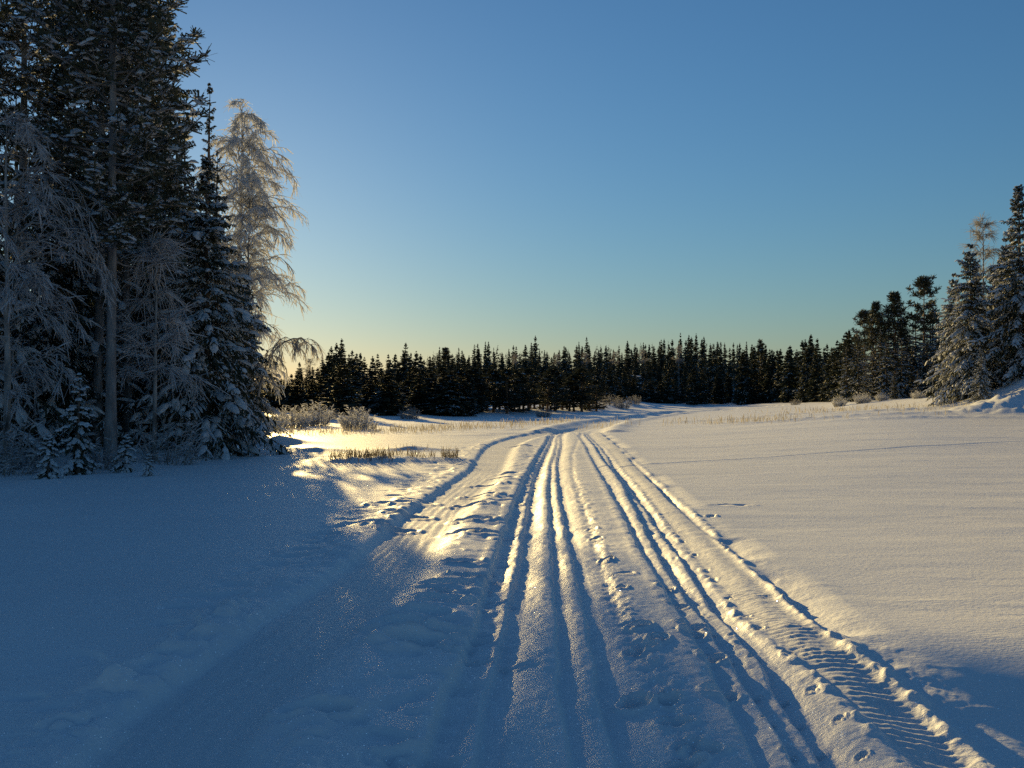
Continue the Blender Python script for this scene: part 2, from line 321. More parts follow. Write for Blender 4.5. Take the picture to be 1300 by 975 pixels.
class Geo:
    def __init__(s): s.V = []; s.Q = []; s.n = 0
    def add(s, V, Q): s.V.append(V.reshape(-1, 3)); s.Q.append(Q.reshape(-1, 4) + s.n); s.n += V.size // 3
    def grid(s, P):                               # P: (n, rings, cols, 3): open sheets
        n, r, c, _ = P.shape; i = np.arange(n * r * c).reshape(n, r, c)
        s.add(P, np.stack([i[:, :-1, :-1], i[:, 1:, :-1], i[:, 1:, 1:], i[:, :-1, 1:]], -1))
    def ribbon(s, P, D, L, W, droop, seg=1, roll=None, prof=(0.7, 0.25)):
        n = len(P); t = np.linspace(0, 1, seg + 1)
        C = P[:, None] + D[:, None] * (L[:, None] * t)[..., None] - UP * ((droop * L)[:, None] * t * t)[..., None]
        sd = unit(np.cross(D, UP) + 1e-4)
        if roll is not None:
            nn = np.cross(sd, D); sd = sd * np.cos(roll)[:, None] + nn * np.sin(roll)[:, None]
        wv = np.interp(t, [0, .4, 1], [prof[0], 1, prof[1]])
        off = sd[:, None] * (W[:, None] * wv * .5)[..., None]
        s.grid(np.stack([C - off, C + off], 2))
    def tent(s, P, D, L, W, H, droop, seg=2, ends=(0.25, 0.2)):
        n = len(P); t = np.linspace(0, 1, seg + 1)
        C = P[:, None] + D[:, None] * (L[:, None] * t)[..., None] - UP * ((droop * L)[:, None] * t * t)[..., None]
        sd = unit(np.cross(D, UP) + 1e-4); wv = np.interp(t, [0, .5, 1], [ends[0], 1, ends[1]])
        off = sd[:, None] * (W[:, None] * wv * .5)[..., None]; hv = (H[:, None] * wv)[..., None] * UP
        s.grid(np.stack([C - off - hv * .25, C - off * .55 + hv * .8, C + off * .55 + hv * .8, C + off - hv * .25], 2))
    def tube(s, C, R, sides=5):                   # C (n,k,3), R (n,k)
        T = unit(np.gradient(C, axis=1)); ref = np.where(np.abs(T[..., 2:3]) > .9, np.array([1.0, 0, 0]), UP)
        a = unit(np.cross(T, ref)); b = np.cross(T, a); th = np.linspace(0, 2 * math.pi, sides + 1)
        ring = C[:, :, None] + R[:, :, None, None] * (a[:, :, None] * np.cos(th)[:, None] + b[:, :, None] * np.sin(th)[:, None])
        n, r, c, _ = ring[:, :, :-1].shape; i = np.arange(n * r * c).reshape(n, r, c); j = np.roll(i, -1, 2)
        s.add(ring[:, :, :-1], np.stack([i[:, :-1], j[:, :-1], j[:, 1:], i[:, 1:]], -1))
    def mesh(s, name, m, smooth=False): return mesh_from(name, np.concatenate(s.V), np.concatenate(s.Q), None, m, smooth)
def pick(C, t):                                   # point and tangent on curves C (n,k,3) at t (n,m) in 0..1
    k = C.shape[1] - 1; f = np.clip(t * k, 0, k - 1e-4); i = f.astype(int); fr = (f - i)[..., None]
    r = np.arange(len(C))[:, None]; a = C[r, i]; b = C[r, i + 1]
    return a + (b - a) * fr, unit(b - a)
def rotz(D, ang):
    c, s_ = np.cos(ang), np.sin(ang); return np.stack([D[..., 0] * c - D[..., 1] * s_, D[..., 0] * s_ + D[..., 1] * c, D[..., 2]], -1)

# ------------------------------------------------------------------ tree builders: each returns {part name: mesh}
def spruce(seed, H, R, nb, m1, m2, tw, tl, snow=.6, low=.03, power=.75, droop=.35, pad=1.0, clear=0.0, lean=0.0, loadm=None, thin=.55):
    """nb branches, m1 twigs a side on each, m2 sub-twigs a side; tw twig width, tl twig length factor"""
    g = np.random.default_rng(seed); U = g.uniform
    trunk, crown, load = Geo(), Geo(), Geo()
    k = np.linspace(0, 1, 9); wob = np.cumsum(g.normal(0, .012 * H / 10, (9, 2)), 0)
    C = np.stack([wob[:, 0] + lean * k * k, wob[:, 1], k * H], -1)[None]
    r0 = .012 * H + .02
    trunk.tube(C, (r0 * (1 - k) ** .85 + .006)[None] * np.where(k < .01, 1.35, 1), 7)
    t = np.sort(low + clear + (1 - low - clear) * U(0, 1, nb) ** 1.12); t[-1] = .995
    az = np.arange(nb) * 2.399 + U(-.5, .5, nb)
    L = R * ((1 - t) ** power + .035) * U(.5, 1.2, nb) * np.where(t < low + clear + .1, .8, 1)
    P0, _ = pick(C, t[None]); P0 = P0[0]
    el = np.interp(t, [0, .5, 1], [-.12, .05, .9]) + U(-.12, .12, nb)
    D = np.stack([np.cos(az) * np.cos(el), np.sin(az) * np.cos(el), np.sin(el)], -1)
    s = np.linspace(0, 1, 6); dr = np.interp(t, [0, .8, 1], [droop, droop * .7, 0]) * U(.7, 1.4, nb)
    B = P0[:, None] + D[:, None] * (L[:, None] * s)[..., None] - UP * ((dr * L)[:, None] * (1.5 * s ** 2 - .65 * s ** 3.5))[..., None]
    trunk.tube(B[:, ::2] if m2 == 0 else B, (np.maximum(.012 * L, .006)[:, None] * np.linspace(1, .2, 3 if m2 == 0 else 6)), 3)
    def level(B, L, m, lf, wf, dd, angs):
        n = len(B); tt = np.tile(np.linspace(.12, .99, m), (n, 1)) + U(-.04, .04, (n, m)); tt = np.clip(tt, .03, .99)
        p, d = pick(B, tt); out = []
        for sg in (-1, 1):
            a = U(*angs, (n, m)) * sg; q = rotz(d, a); q[..., 2] = q[..., 2] * .6 + U(-.42, .06, (n, m)); q = unit(q)
            l = L[:, None] * lf * (1.02 - tt * .78) * U(.6, 1.25, (n, m))
            out.append((p.reshape(-1, 3), q.reshape(-1, 3), l.ravel(), tt.ravel()))
        p, q, l, tt = [np.concatenate([o[i] for o in out]) for i in range(4)]
        return p, q, np.maximum(l, .06), tt
    p, q, l, tt = level(B, L, m1, tl, tw, .3, (.6, 1.15))
    crown.ribbon(B[:, 1], unit(B[:, -1] - B[:, 1]), np.linalg.norm(B[:, -1] - B[:, 1], axis=1) * 1.02, np.minimum(tw * 1.4, L * (thin - .2) + .02), np.full(nb, .02), 2, U(-.5, .5, nb))
    crown.ribbon(p, q, l, np.minimum(tw * (1.25 if m2 == 0 else 1), l * thin + .012) * U(.7, 1.3, len(l)), U(.1, .5, len(l)), 2, U(-.8, .8, len(l)), (.8, .3))
    hang = U(0, 1, len(l)) < .55                 # drooping curtain twigs
    qh = q.copy(); qh[:, 2] -= 1.5; qh = unit(qh)
    crown.ribbon((p + q * (l * U(.3, .8, len(l)))[:, None])[hang], qh[hang], l[hang] * .7, np.minimum(tw * 1.1, l[hang] * thin), np.full(hang.sum(), .1), 1, U(-1.5, 1.5, hang.sum()), (.9, .35))
    if m2:
        tws = p[:, None] + q[:, None] * (l[:, None] * np.linspace(0, 1, 4))[..., None] - UP * ((.3 * l)[:, None] * np.linspace(0, 1, 4) ** 2)[..., None]
        p2, q2, l2, t2 = level(tws, l, m2, .55, tw, .2, (.5, 1.1))
        crown.ribbon(p2, q2, np.minimum(l2, .32), np.full(len(l2), tw * .8) * U(.7, 1.3, len(l2)), U(.1, .6, len(l2)), 1, U(-.9, .9, len(l2)), (1, .35))
        on2 = (U(0, 1, len(l2)) < snow * .45)
        load.tent(p2[on2] + UP * .012, q2[on2], np.minimum(l2, .3)[on2] * .9, np.full(on2.sum(), tw * 1.0), np.full(on2.sum(), tw * .35), np.full(on2.sum(), .3), 1, (.8, .5))
    # snow: along twigs in patches and pads on the branches
    patch = np.sin(p[:, 0] * 1.5 + seed) + np.sin(p[:, 2] * 2.1 + 2 * seed) + np.sin(p[:, 1] * 1.7) + g.normal(0, .45, len(p))
    on = (patch > np.quantile(patch, 1 - snow)) & (tt > .15)
    nn = on.sum()
    wl = np.minimum(tw, l[on] * .45 + .01); load.tent(p[on] + UP * .015, q[on], l[on] * U(.6, 1.0, nn), wl * U(1.1, 2.0, nn) * pad, wl * U(.35, .7, nn) * pad, U(.15, .5, nn), 2)
    mp = 7 if m2 else 3
    tp = np.clip(np.tile(np.linspace(.3, .93, mp), (nb, 1)) + U(-.1, .1, (nb, mp)), 0, .97); pp, pd = pick(B, tp); pp = pp.reshape(-1, 3); pd = pd.reshape(-1, 3)
    lp = (np.repeat(L, mp) * U(.12, .32, nb * mp)); lp = np.minimum(lp, .6); pd = unit(pd + g.normal(0, .35, pd.shape)); ok = U(0, 1, nb * mp) < np.repeat(np.clip(snow + U(-.5, .4, nb), .05, 1), mp)
    load.tent(pp[ok] + UP * .02, pd[ok], lp[ok], np.clip(lp[ok] * U(.5, .85, ok.sum()), .02, .22) * pad, np.clip(lp[ok] * .28, .01, .11) * pad, U(.05, .4, ok.sum()), 3)
    return {'trunk': trunk.mesh('trunk', M_BARK, True), 'crown': crown.mesh('crown', M_NEEDLE), 'snow': load.mesh('snow', loadm or M_LOAD, True)}

def pine(seed, H, R, nb, tufts, tw, tlen, snow=.4, start=.45, pale=False, flat=1.0, stubs=10, needles=11, rad=1.0):
    g = np.random.default_rng(seed); U = g.uniform
    trunk, crown, load = Geo(), Geo(), Geo()
    k = np.linspace(0, 1, 10); wob = np.cumsum(g.normal(0, .02 * H / 12, (10, 2)), 0)
    C = np.stack([wob[:, 0], wob[:, 1], k * H], -1)[None]
    trunk.tube(C, ((rad * (.011 * H + .02) * (1 - k) ** .7 + .01) * np.where(k < .01, 1.3, 1))[None], 8)
    t = start + (1 - start) * np.sort(U(0, 1, nb)) ** .85; t[-2:] = (.985, .995)
    q = (t - start) / (1 - start)
    az = np.arange(nb) * 2.399 + U(-.6, .6, nb)
    L = R * np.interp(q, [0, .25, .6, .85, 1], [.6, 1, .85, .5, .16]) * U(.55, 1.15, nb)
    P0, _ = pick(C, t[None]); P0 = P0[0]; el = np.interp(q, [0, .6, 1], [-.15, .15, .9]) + U(-.15, .2, nb)
    D = np.stack([np.cos(az) * np.cos(el), np.sin(az) * np.cos(el), np.sin(el)], -1); s = np.linspace(0, 1, 6)
    B = P0[:, None] + D[:, None] * (L[:, None] * s)[..., None] + UP * (L[:, None] * (.22 * s ** 2 - .25 * s * (1 - s)) * flat)[..., None]
    B[:, 1:-1] += g.normal(0, .03, (nb, 4, 3)) * L[:, None, None]
    trunk.tube(B, np.maximum(.018 * L, .008)[:, None] * np.linspace(1, .25, 6), 4)
    if stubs:                                     # bare dead limbs on the clean part of the trunk
        ts = U(.12, start + .1, stubs); ps, _ = pick(C, ts[None]); ps = ps[0]; a = U(0, 6.28, stubs); ds = np.stack([np.cos(a), np.sin(a), U(-.25, .25, stubs)], -1); ls = U(.3, 1.4, stubs)
        SB = ps[:, None] + ds[:, None] * (ls[:, None] * np.linspace(0, 1, 5))[..., None] + g.normal(0, .03, (stubs, 5, 3)) * np.linspace(0, 1, 5)[:, None] - UP * (ls[:, None] * .2 * np.linspace(0, 1, 5) ** 2)[..., None]
        trunk.tube(SB, .016 * np.ones((stubs, 1)) * np.linspace(1, .4, 5), 3)
    m = tufts; tt = np.clip(np.tile(np.linspace(.35, 1, m), (nb, 1)) + U(-.06, .06, (nb, m)), .2, .995)
    p, d = pick(B, tt); side = U(-1, 1, (nb, m)) * L[:, None] * .34 * (1.15 - tt); sd = unit(np.cross(d, UP)); p2 = p + sd * side[..., None] + UP * (U(-.03, .12, (nb, m)) * L[:, None] * .4)[..., None]
    trunk.tube(np.stack([p, (p + p2) / 2 - UP * .02, p2], 2).reshape(-1, 3, 3), np.full((nb * m, 3), .008), 3)
    c = p2.reshape(-1, 3); nt = len(c); dd = unit(d.reshape(-1, 3) + .4 * UP)
    for j in range(needles):
        v = unit(dd * .5 + g.normal(0, .75, (nt, 3)) * np.array([1, 1, .65]) + UP * .25); crown.ribbon(c + v * tlen * .1, v, tlen * U(.65, 1.2, nt), np.full(nt, tw) * U(.7, 1.3, nt), U(0, .25, nt), 1, U(-1.5, 1.5, nt), (.6, .7))
    for rep in range(2):
        on = U(0, 1, nt) < snow; a = U(0, 6.28, nt); v = np.stack([np.cos(a), np.sin(a), U(-.3, .2, nt)], -1)
        load.tent((c - v * tlen * .45 + UP * tlen * .22)[on], v[on], (tlen * U(.7, 1.25, nt))[on], (tlen * U(.35, .7, nt))[on], (tlen * U(.15, .28, nt))[on], U(.05, .3, nt)[on], 2, (.4, .4))
    return {'trunk': trunk.mesh('trunk', M_PBARK if pale else M_PINEBARK, True), 'crown': crown.mesh('crown', M_PNEEDLE), 'snow': load.mesh('snow', M_LOAD, True)}

def frosted_birch(seed, H, R, nl, n2, n3, tw, path=None, hang=.8, start=.12, r0=None, frost=None, el=(.5, 1.1), arch=1.0, n3len=(.25, .8), side=None):
    """deciduous tree with thin arching limbs and hanging frosted twigs"""
    g = np.random.default_rng(seed); U = g.uniform
    trunk, tws = Geo(), Geo()
    k = np.linspace(0, 1, 12)
    if path is None:
        wob = np.cumsum(g.normal(0, .02 * H / 12, (12, 2)), 0); C = np.stack([wob[:, 0], wob[:, 1], k * H], -1)[None]
    else:
        path = np.array(path, float); kk = np.linspace(0, 1, len(path)); C = np.stack([np.interp(k, kk, path[:, i]) for i in range(3)], -1)
        ker = np.array([.25, .5, .25]); C[1:-1] = (C[:-2] * .25 + C[1:-1] * .5 + C[2:] * .25); C = C[None]
    trunk.tube(C, (((r0 or .008 * H + .015)) * (1 - k) ** .8 + .008)[None], 7)
    t = np.sort(U(start, .99, nl)); P0, T0 = pick(C, t[None]); P0 = P0[0]; az = np.arange(nl) * 2.399 + U(-.6, .6, nl)
    if side is not None: az = np.where(U(0, 1, nl) < side[1], side[0] + U(-.8, .8, nl), az)
    e = U(*el, nl); q = (t - start) / (1 - start)
    L = R * np.interp(q, [0, .3, .7, 1], [.7, 1, .8, .3]) * U(.4, 1.3, nl)
    D = np.stack([np.cos(az) * np.cos(e), np.sin(az) * np.cos(e), np.sin(e)], -1); s = np.linspace(0, 1, 8)
    B = P0[:, None] + D[:, None] * (L[:, None] * s)[..., None] - UP * (L[:, None] * (arch * .95 * s ** 2.4))[..., None]; B[:, 1:] += g.normal(0, .018, (nl, 7, 3)) * L[:, None, None]
    trunk.tube(B, np.maximum(.011 * L, .009)[:, None] * np.linspace(1, .3, 8), 4)
    tt = np.clip(np.tile(np.linspace(.18, 1, n2), (nl, 1)) + U(-.05, .05, (nl, n2)), .1, .995); p, d = pick(B, tt)
    d2 = unit(rotz(d, U(-1.2, 1.2, (nl, n2))) + UP * U(-.3, .35, (nl, n2))[..., None]); l2 = L[:, None] * .42 * (1.15 - tt * .75) * U(.5, 1.3, (nl, n2))
    p, d2, l2 = p.reshape(-1, 3), d2.reshape(-1, 3), l2.ravel(); s2 = np.linspace(0, 1, 5)
    B2 = p[:, None] + d2[:, None] * (l2[:, None] * s2)[..., None] - UP * (l2[:, None] * (.65 * hang * s2 ** 2))[..., None]
    tws.tube(B2, np.full((len(l2), 5), tw * .55) * np.linspace(1, .6, 5), 3)
    t3 = np.clip(np.tile(np.linspace(.15, 1, n3), (len(l2), 1)) + U(-.08, .08, (len(l2), n3)), .05, .995); p3, d3 = pick(B2, t3)
    v = unit(rotz(d3, U(-1.1, 1.1, t3.shape)) + g.normal(0, .42, d3.shape) - UP * (hang * U(.2, 1.5, t3.shape))[..., None]).reshape(-1, 3); p3 = p3.reshape(-1, 3); n = len(p3)
    tws.ribbon(p3, v, U(*n3len, n), np.full(n, tw) * U(.6, 1.3, n), U(.1, .5, n) * hang, 2, U(-1.5, 1.5, n), (1, .5))
    return {'trunk': trunk.mesh('trunk', M_BIRCH, True), 'crown': tws.mesh('crown', frost or M_FROST)}

def bush(seed, H, W, n, tw, frost=None):
    g = np.random.default_rng(seed); U = g.uniform; st, tws = Geo(), Geo()
    a = U(0, 6.28, n); r = U(0, 1, n) ** .5 * W * .5; P = np.stack([np.cos(a) * r * .55, np.sin(a) * r * .55, np.zeros(n) - .05], -1); D = unit(np.stack([np.cos(a) * r / W * 1.3, np.sin(a) * r / W * 1.3, np.ones(n)], -1))
    L = H * U(.5, 1.05, n) * (1 - .35 * (r / W * 2) ** 2); s = np.linspace(0, 1, 6)
    B = P[:, None] + D[:, None] * (L[:, None] * s)[..., None]; B[:, 1:] += g.normal(0, .02 * H, (n, 5, 3)); st.tube(B, np.full((n, 6), tw * .5) * np.linspace(1.2, .5, 6), 3)
    m = 14; t = np.clip(np.tile(np.linspace(.2, 1, m), (n, 1)) + U(-.05, .05, (n, m)), 0, .995); p, d = pick(B, t); v = unit(rotz(d + np.array([.8, 0, 0]), U(0, 6.28, (n, m))) * np.array([1, 1, .4]) + UP * U(-.3, .6, (n, m))[..., None]).reshape(-1, 3); k = n * m
    tws.ribbon(p.reshape(-1, 3), v, H * U(.06, .22, k), np.full(k, tw) * U(.6, 1.4, k), U(0, .4, k), 2, U(-1.5, 1.5, k), (1, .5))
    return {'stem': st.mesh('stem', M_BIRCH, True), 'crown': tws.mesh('crown', frost or M_FROST)}

# ------------------------------------------------------------------ objects
def tag(o, label, cat, group=None, kind=None):
    if label: o['label'] = label
    if cat: o['category'] = cat
    if group: o['group'] = group
    if kind: o['kind'] = kind
    return o
def place(parts, name, label, cat, x, y, rot=0, sc=(1, 1, 1), group=None, sink=.05, tilt=(0, 0), z=None):
    e = bpy.data.objects.new(name, None); COL.objects.link(e)
    e.empty_display_size = .3
    e.location = (x, y, (gz(x, y) if z is None else z) - sink); e.rotation_euler = (tilt[0], tilt[1], rot); e.scale = (sc, sc, sc) if np.isscalar(sc) else sc
    tag(e, label, cat, group)
    for pn, me in parts.items():
        o = bpy.data.objects.new(pn, me); COL.objects.link(o); o.parent = e
        if pn == 'snow': o['kind'] = 'stuff'         # uncountable lumps of snow on the boughs
    return e
def structure(name, me):
    o = bpy.data.objects.new(name, me); COL.objects.link(o); o['kind'] = 'structure'; return o

# ---- the snow-covered ground: one sheet, finer near the viewpoint and along the lake
def build_ground():
    fine = np.radians(np.arange(-31, 31.001, 0.086)); side = np.radians(np.concatenate([np.linspace(31.6, 45, 16), np.linspace(48, 180, 40)]))
    th = np.concatenate([-side[::-1], fine, side[:-1]]); th = np.concatenate([th])
    lr = [np.array([0.05, .6, 1.2, 1.8, 2.4, 2.8, 3.1, 3.4])]
    def seg(a, b, d): return np.exp(np.arange(math.log(a), math.log(b), d))
    r = np.concatenate(lr + [seg(3.6, 9, .0032), seg(9, 40, .0052), seg(40, 150, .0075), seg(150, 600, .022), seg(600, 9000, .16)])
    X = r[:, None] * np.sin(th); Y = r[:, None] * np.cos(th)
    Z = ground_h(X.ravel().copy(), Y.ravel().copy())
    n, m = X.shape; i = np.arange(n * m).reshape(n, m); j = np.roll(i, -1, 1)
    Q = np.stack([i[:-1], i[1:], j[1:], j[:-1]], -1).reshape(-1, 4)[:, ::-1]
    pk = np.zeros(X.size); xx, yy = X.ravel(), Y.ravel(); m = (yy > 2) & (yy < 75) & (np.abs(xx) < 12)
    d, ok = lat(SM, xx[m], yy[m]); hw = 0.34 + 0.03 * (1 - sst(6, 10, yy[m])) + 0.12 * sst(18, 40, yy[m]); a1 = np.where(ok, 1 - sst(hw - .08, hw + .06, np.abs(d)), 0)
    d, ok = lat(R4, xx[m], yy[m]); a2 = np.where(ok, .7 * (1 - sst(.14, .22, np.abs(d))), 0); pk[m] = np.maximum(a1, a2)
    me = mesh_from('snow_ground', np.stack([X.ravel(), Y.ravel(), Z], -1), Q, None, M_SNOW, True)
    at_ = me.attributes.new('packed', 'FLOAT', 'POINT'); at_.data.foreach_set('value', pk.astype(np.float32))
    structure('snow_ground', me)
build_ground()

# ---- near forest on the left
SP = [spruce(101, 13.5, 2.5, 210, 9, 3, .05, .42, .62, droop=.5, pad=1.15), spruce(102, 14.5, 2.7, 210, 9, 3, .05, .42, .55, droop=.45), spruce(103, 9.0, 2.4, 170, 9, 3, .05, .45, .72, droop=.55, pad=1.35, power=.8)]
SLIM = spruce(104, 15.5, 1.15, 110, 7, 2, .06, .42, .5, droop=.35, power=.6)
PN = [pine(111, 15, 2.4, 105, 10, .05, .34, .75, .32, True, rad=.66), pine(112, 16, 2.4, 75, 10, .05, .34, .65, .45, True, rad=.85)]
BACK = [spruce(121, 14, 2.6, 110, 8, 0, .14, .42, .5, droop=.45), spruce(122, 13, 2.3, 100, 8, 0, .14, .42, .6, droop=.45)]
B_MAIN = frosted_birch(131, 14.6, 3.3, 88, 12, 9, .034, arch=.5, el=(.1, 1.2), r0=.12, side=(0.0, .35), start=.18, hang=.5, n3len=(.15, .5), frost=M_LITFROST)
B_WEEP = frosted_birch(132, 8.0, 2.7, 40, 10, 8, .024, arch=.7, r0=.08, side=(-.2, .4), hang=.45, n3len=(.12, .45))
B_SLEN = frosted_birch(133, 5.6, 1.5, 22, 9, 6, .022, arch=.4, r0=.055, hang=.4, start=.3)
SAP = [spruce(141, 2.2, .62, 46, 5, 0, .05, .55, .95, droop=.5, pad=1.5, power=.7), spruce(142, 1.0, .55, 34, 6, 0, .05, .5, .95, droop=.8, pad=1.5)]
BU = [bush(151, 1.0, 1.4, 26, .03), bush(152, 1.9, 3.0, 100, .04, M_LITFROST), bush(153, 1.3, 1.6, 30, .022)]
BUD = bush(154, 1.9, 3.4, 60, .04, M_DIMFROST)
TREE = 'tree'
def front(parts, name, label, u, D, rot=0, sc=1, group=None, tilt=(0, 0), cat=TREE):
    x, y = at(u, D); return place(parts, name, label, cat, x, y, rot, sc, group, tilt=tilt)
front(SP[0], 'spruce_tree', 'tall snowy spruce at the picture edge behind the weeping frosted birch', -45, 24.5, .4, 1.05)
front(PN[1], 'pine_tree', 'tall pine whose top shows gaps of blue sky beside the picture edge', 35, 30, 1.2, 1.0)
front(B_WEEP, 'birch_tree', 'frosted weeping birch with hanging pale twigs against the dark spruces', 10, 22.5, .2, 1.0)
front(PN[0], 'pine_tree', 'tall pine with thick pale bare trunk rising behind the young snowy spruce', 141, 24.3, .5, 1.0)
front(PN[1], 'pine_tree', 'pine with thin pale trunk close behind the thick bare trunk', 122, 27.5, 3.6, (.8, .8, .95))
front(PN[0], 'pine_tree', 'pine with slim grey trunk standing just behind the slender bare birch', 161, 28.5, 2.2, (.85, .85, 1.0))
front(SP[1], 'spruce_tree', 'tallest dense dark spruce filling the top of the forest edge', 190, 31, 1.0, 1.08)
front(SP[0], 'spruce_tree', 'dense snowy spruce beneath the pine with sky gaps', 75, 27.5, 2.9, (1, 1, .78))
front(B_SLEN, 'birch_tree', 'slender leafless birch with frosty side twigs in front of the wide spruce', 197, 25.2, 1.0, 1.0)
front(SP[2], 'spruce_tree', 'wide spruce with drooping snow-laden boughs at the lit corner of the forest', 262, 28.5, .3, (1, 1, .92))
front(SLIM, 'spruce_tree', 'slim pointed spruce rising beside the tall frosted birch', 262, 47, .3, 1.04)
front(B_MAIN, 'birch_tree', 'tall frosted birch with limbs arching out into the blue sky', 303, 44.5, 0, 1.0)
front(SP[2], 'spruce_tree', 'snowy spruce under the backlit birch at the lake shore', 312, 42, 2.0, (.74, .74, .68))
front(B_MAIN, 'birch_tree', 'shorter frosted birch glowing with backlight below the tall one', 316, 43, 2.4, (.55, .55, .84))
x0, y0 = at(322, 41.0)
ARCH = frosted_birch(161, 5, 1.0, 20, 7, 5, .03, path=[(0, 0, 0), (.12, 0, 1.3), (.3, 0, 2.6), (.75, 0, 3.7), (1.4, 0, 4.15), (2.0, 0, 4.2), (2.45, .1, 3.75)], r0=.055, start=.3, el=(-.1, .6), n3len=(.12, .45), hang=.6)
place(ARCH, 'birch_tree', 'young birch bent into an arch over the lit snow', TREE, x0, y0)
front(SAP[0], 'spruce_sapling', 'young snow-covered spruce standing in front of the thick bare trunk', 100, 21.8, .4, 1.0, cat='sapling')
front(SAP[1], 'spruce_sapling', 'small drooping spruce sapling left of the young snowy spruce', 62, 20.6, 1.4, .9, cat='sapling')
front(SAP[1], 'spruce_sapling', 'bowed snow-laden sapling right of the young snowy spruce', 160, 22.4, 3.0, .85, cat='sapling')
front(SAP[1], 'spruce_sapling', 'tiny snow-capped sapling alone at the edge of the open snow', 189, 21.3, 4.0, .5, cat='sapling')
front(BU[2], 'frosted_bush', 'tangled frosted bush at the foot of the slender birch', 215, 25.0, .4, 1.2, cat='bush')
front(BU[2], 'frosted_bush', 'frosted bush cut off by the picture edge under the weeping birch', -2, 21.5, 1.4, 1.3, cat='bush')
front(SAP[0], 'spruce_sapling', 'snow-lumped young spruce at the lit forest corner below the arched birch', 312, 38.5, 1.0, (1.2, 1.2, 1.0), cat='sapling')
front(BU[0], 'frosted_bush', 'low frosted bush between the corner spruce and the lit snow', 303, 33, .8, 1.3, cat='bush')
front(BU[0], 'frosted_bush', 'low snowy bush beside the thick bare trunk', 128, 23.2, 2.8, 1.0, cat='bush')
front(BU[0], 'frosted_bush', 'low snowy bush below the tall spruce at the picture edge', 30, 23.0, 4.8, 1.1, cat='bush')
GB = 'spruces massed behind the front of the left forest'
for k, (u, D, sc) in enumerate([(-150, 27, 1), (-330, 24, 1), (-560, 22, 1.05), (-900, 20, 1), (-240, 36, 1.1), (-60, 35, 1.05), (60, 34, 1.0), (110, 37, 1.1), (150, 35, 1.0), (205, 37, .95), (235, 40, .9), (20, 40, 1.1), (90, 44, 1.15), (160, 46, 1.1),
                                (215, 48, 1.0), (255, 54, .9), (120, 54, 1.2), (40, 54, 1.15), (190, 58, 1.1), (240, 63, 1.0), (-30, 48, 1.1), (-120, 50, 1.1), (245, 33, .62), (225, 31, .7), (275, 37, .75), (290, 58, .85), (300, 50, .72), (272, 54, .95), (255, 60, 1.0), (283, 49, .8), (289, 47, .52), (150, 66, 1.2), (80, 64, 1.2), (210, 70, 1.1)]):  # those hidden behind the tall birch are added to block stray sun dapples
    front(BACK[k % 2], 'spruce_tree', 'dark snowy spruce crowded among others behind the front of the left forest', u, D, k * 1.7, sc, GB)

# ---- frosted bushes and reeds round the bay
for u, D, sc, b, lab in [(372, 58, .8, 1, 'rounded pale frosted bush nearest the arched birch on the far side of the bay'), (400, 62, .9, 1, 'tallest pale frosted bush in the bay beside a smaller rounded one'),
                         (345, 54, .7, 1, 'frosted bush half hidden behind the arched birch'), (452, 55, .75, 1, 'small sunlit frosted bush standing alone among the reeds'), (470, 56, .8, 0, 'twiggy frosted bush right of the lone sunlit one'),
                         (1065, 100, .6, 1, 'frosted brush below the pines at the right shore'), (1095, 98, .65, 1, 'pale frosted thicket at the foot of the right shore pines'), (1120, 98, .5, 1, 'low frosted bush under the middle of the right shore pines'),
                         (1165, 90, .45, 1, 'low frosted bush between the pines and the big snowy spruces')]:
    front(BU[b], 'frosted_bush', lab, u, D, D, sc, cat='bush')
CLR = 'shaded frosted bush in the small snowy clearing below the wooded hill'
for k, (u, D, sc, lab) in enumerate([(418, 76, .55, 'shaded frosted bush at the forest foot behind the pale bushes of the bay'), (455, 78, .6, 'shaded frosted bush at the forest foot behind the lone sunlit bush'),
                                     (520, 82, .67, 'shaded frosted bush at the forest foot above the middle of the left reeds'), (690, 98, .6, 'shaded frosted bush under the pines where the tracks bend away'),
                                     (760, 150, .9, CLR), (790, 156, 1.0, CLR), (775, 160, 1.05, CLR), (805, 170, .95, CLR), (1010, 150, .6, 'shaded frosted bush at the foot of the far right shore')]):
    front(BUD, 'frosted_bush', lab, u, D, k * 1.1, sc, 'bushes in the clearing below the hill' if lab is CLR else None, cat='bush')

def reeds(name, label, cat, spots, kind=None, group=None):
    """spots: list of (x, y, h) -> thin blades with bent tips"""
    P = np.array(spots); n = len(P); z = ground_h(P[:, 0].copy(), P[:, 1].copy()); g = Geo()
    a = RNG.uniform(0, 6.28, n); D = unit(np.stack([np.cos(a) * .22, np.sin(a) * .22, np.ones(n)], -1)); base = np.stack([P[:, 0], P[:, 1], z - .03], -1); wd = np.clip(P[:, 1] * .00045, .006, .04)
    L = P[:, 2]; t = np.linspace(0, 1, 4); bend = RNG.uniform(-.1, .45, n); b2 = RNG.uniform(0, 6.28, n); bd = np.stack([np.cos(b2), np.sin(b2), np.zeros(n)], -1)
    C = base[:, None] + D[:, None] * (L[:, None] * t)[..., None] + bd[:, None] * ((bend * L)[:, None] * t ** 2.2)[..., None] - UP * (np.abs(bend * L)[:, None] * .5 * t ** 3)[..., None]
    off = unit(np.cross(D, bd + .01))[:, None] * (wd[:, None] * np.array([.9, 1.0, 1.1, .5]) * .5)[..., None]
    g.grid(np.stack([C - off, C + off], 2))
    o = bpy.data.objects.new(name, g.mesh(name, M_GRASS if name == 'grass_tuft' else M_REED)); COL.objects.link(o); tag(o, label, cat, group, kind); return o
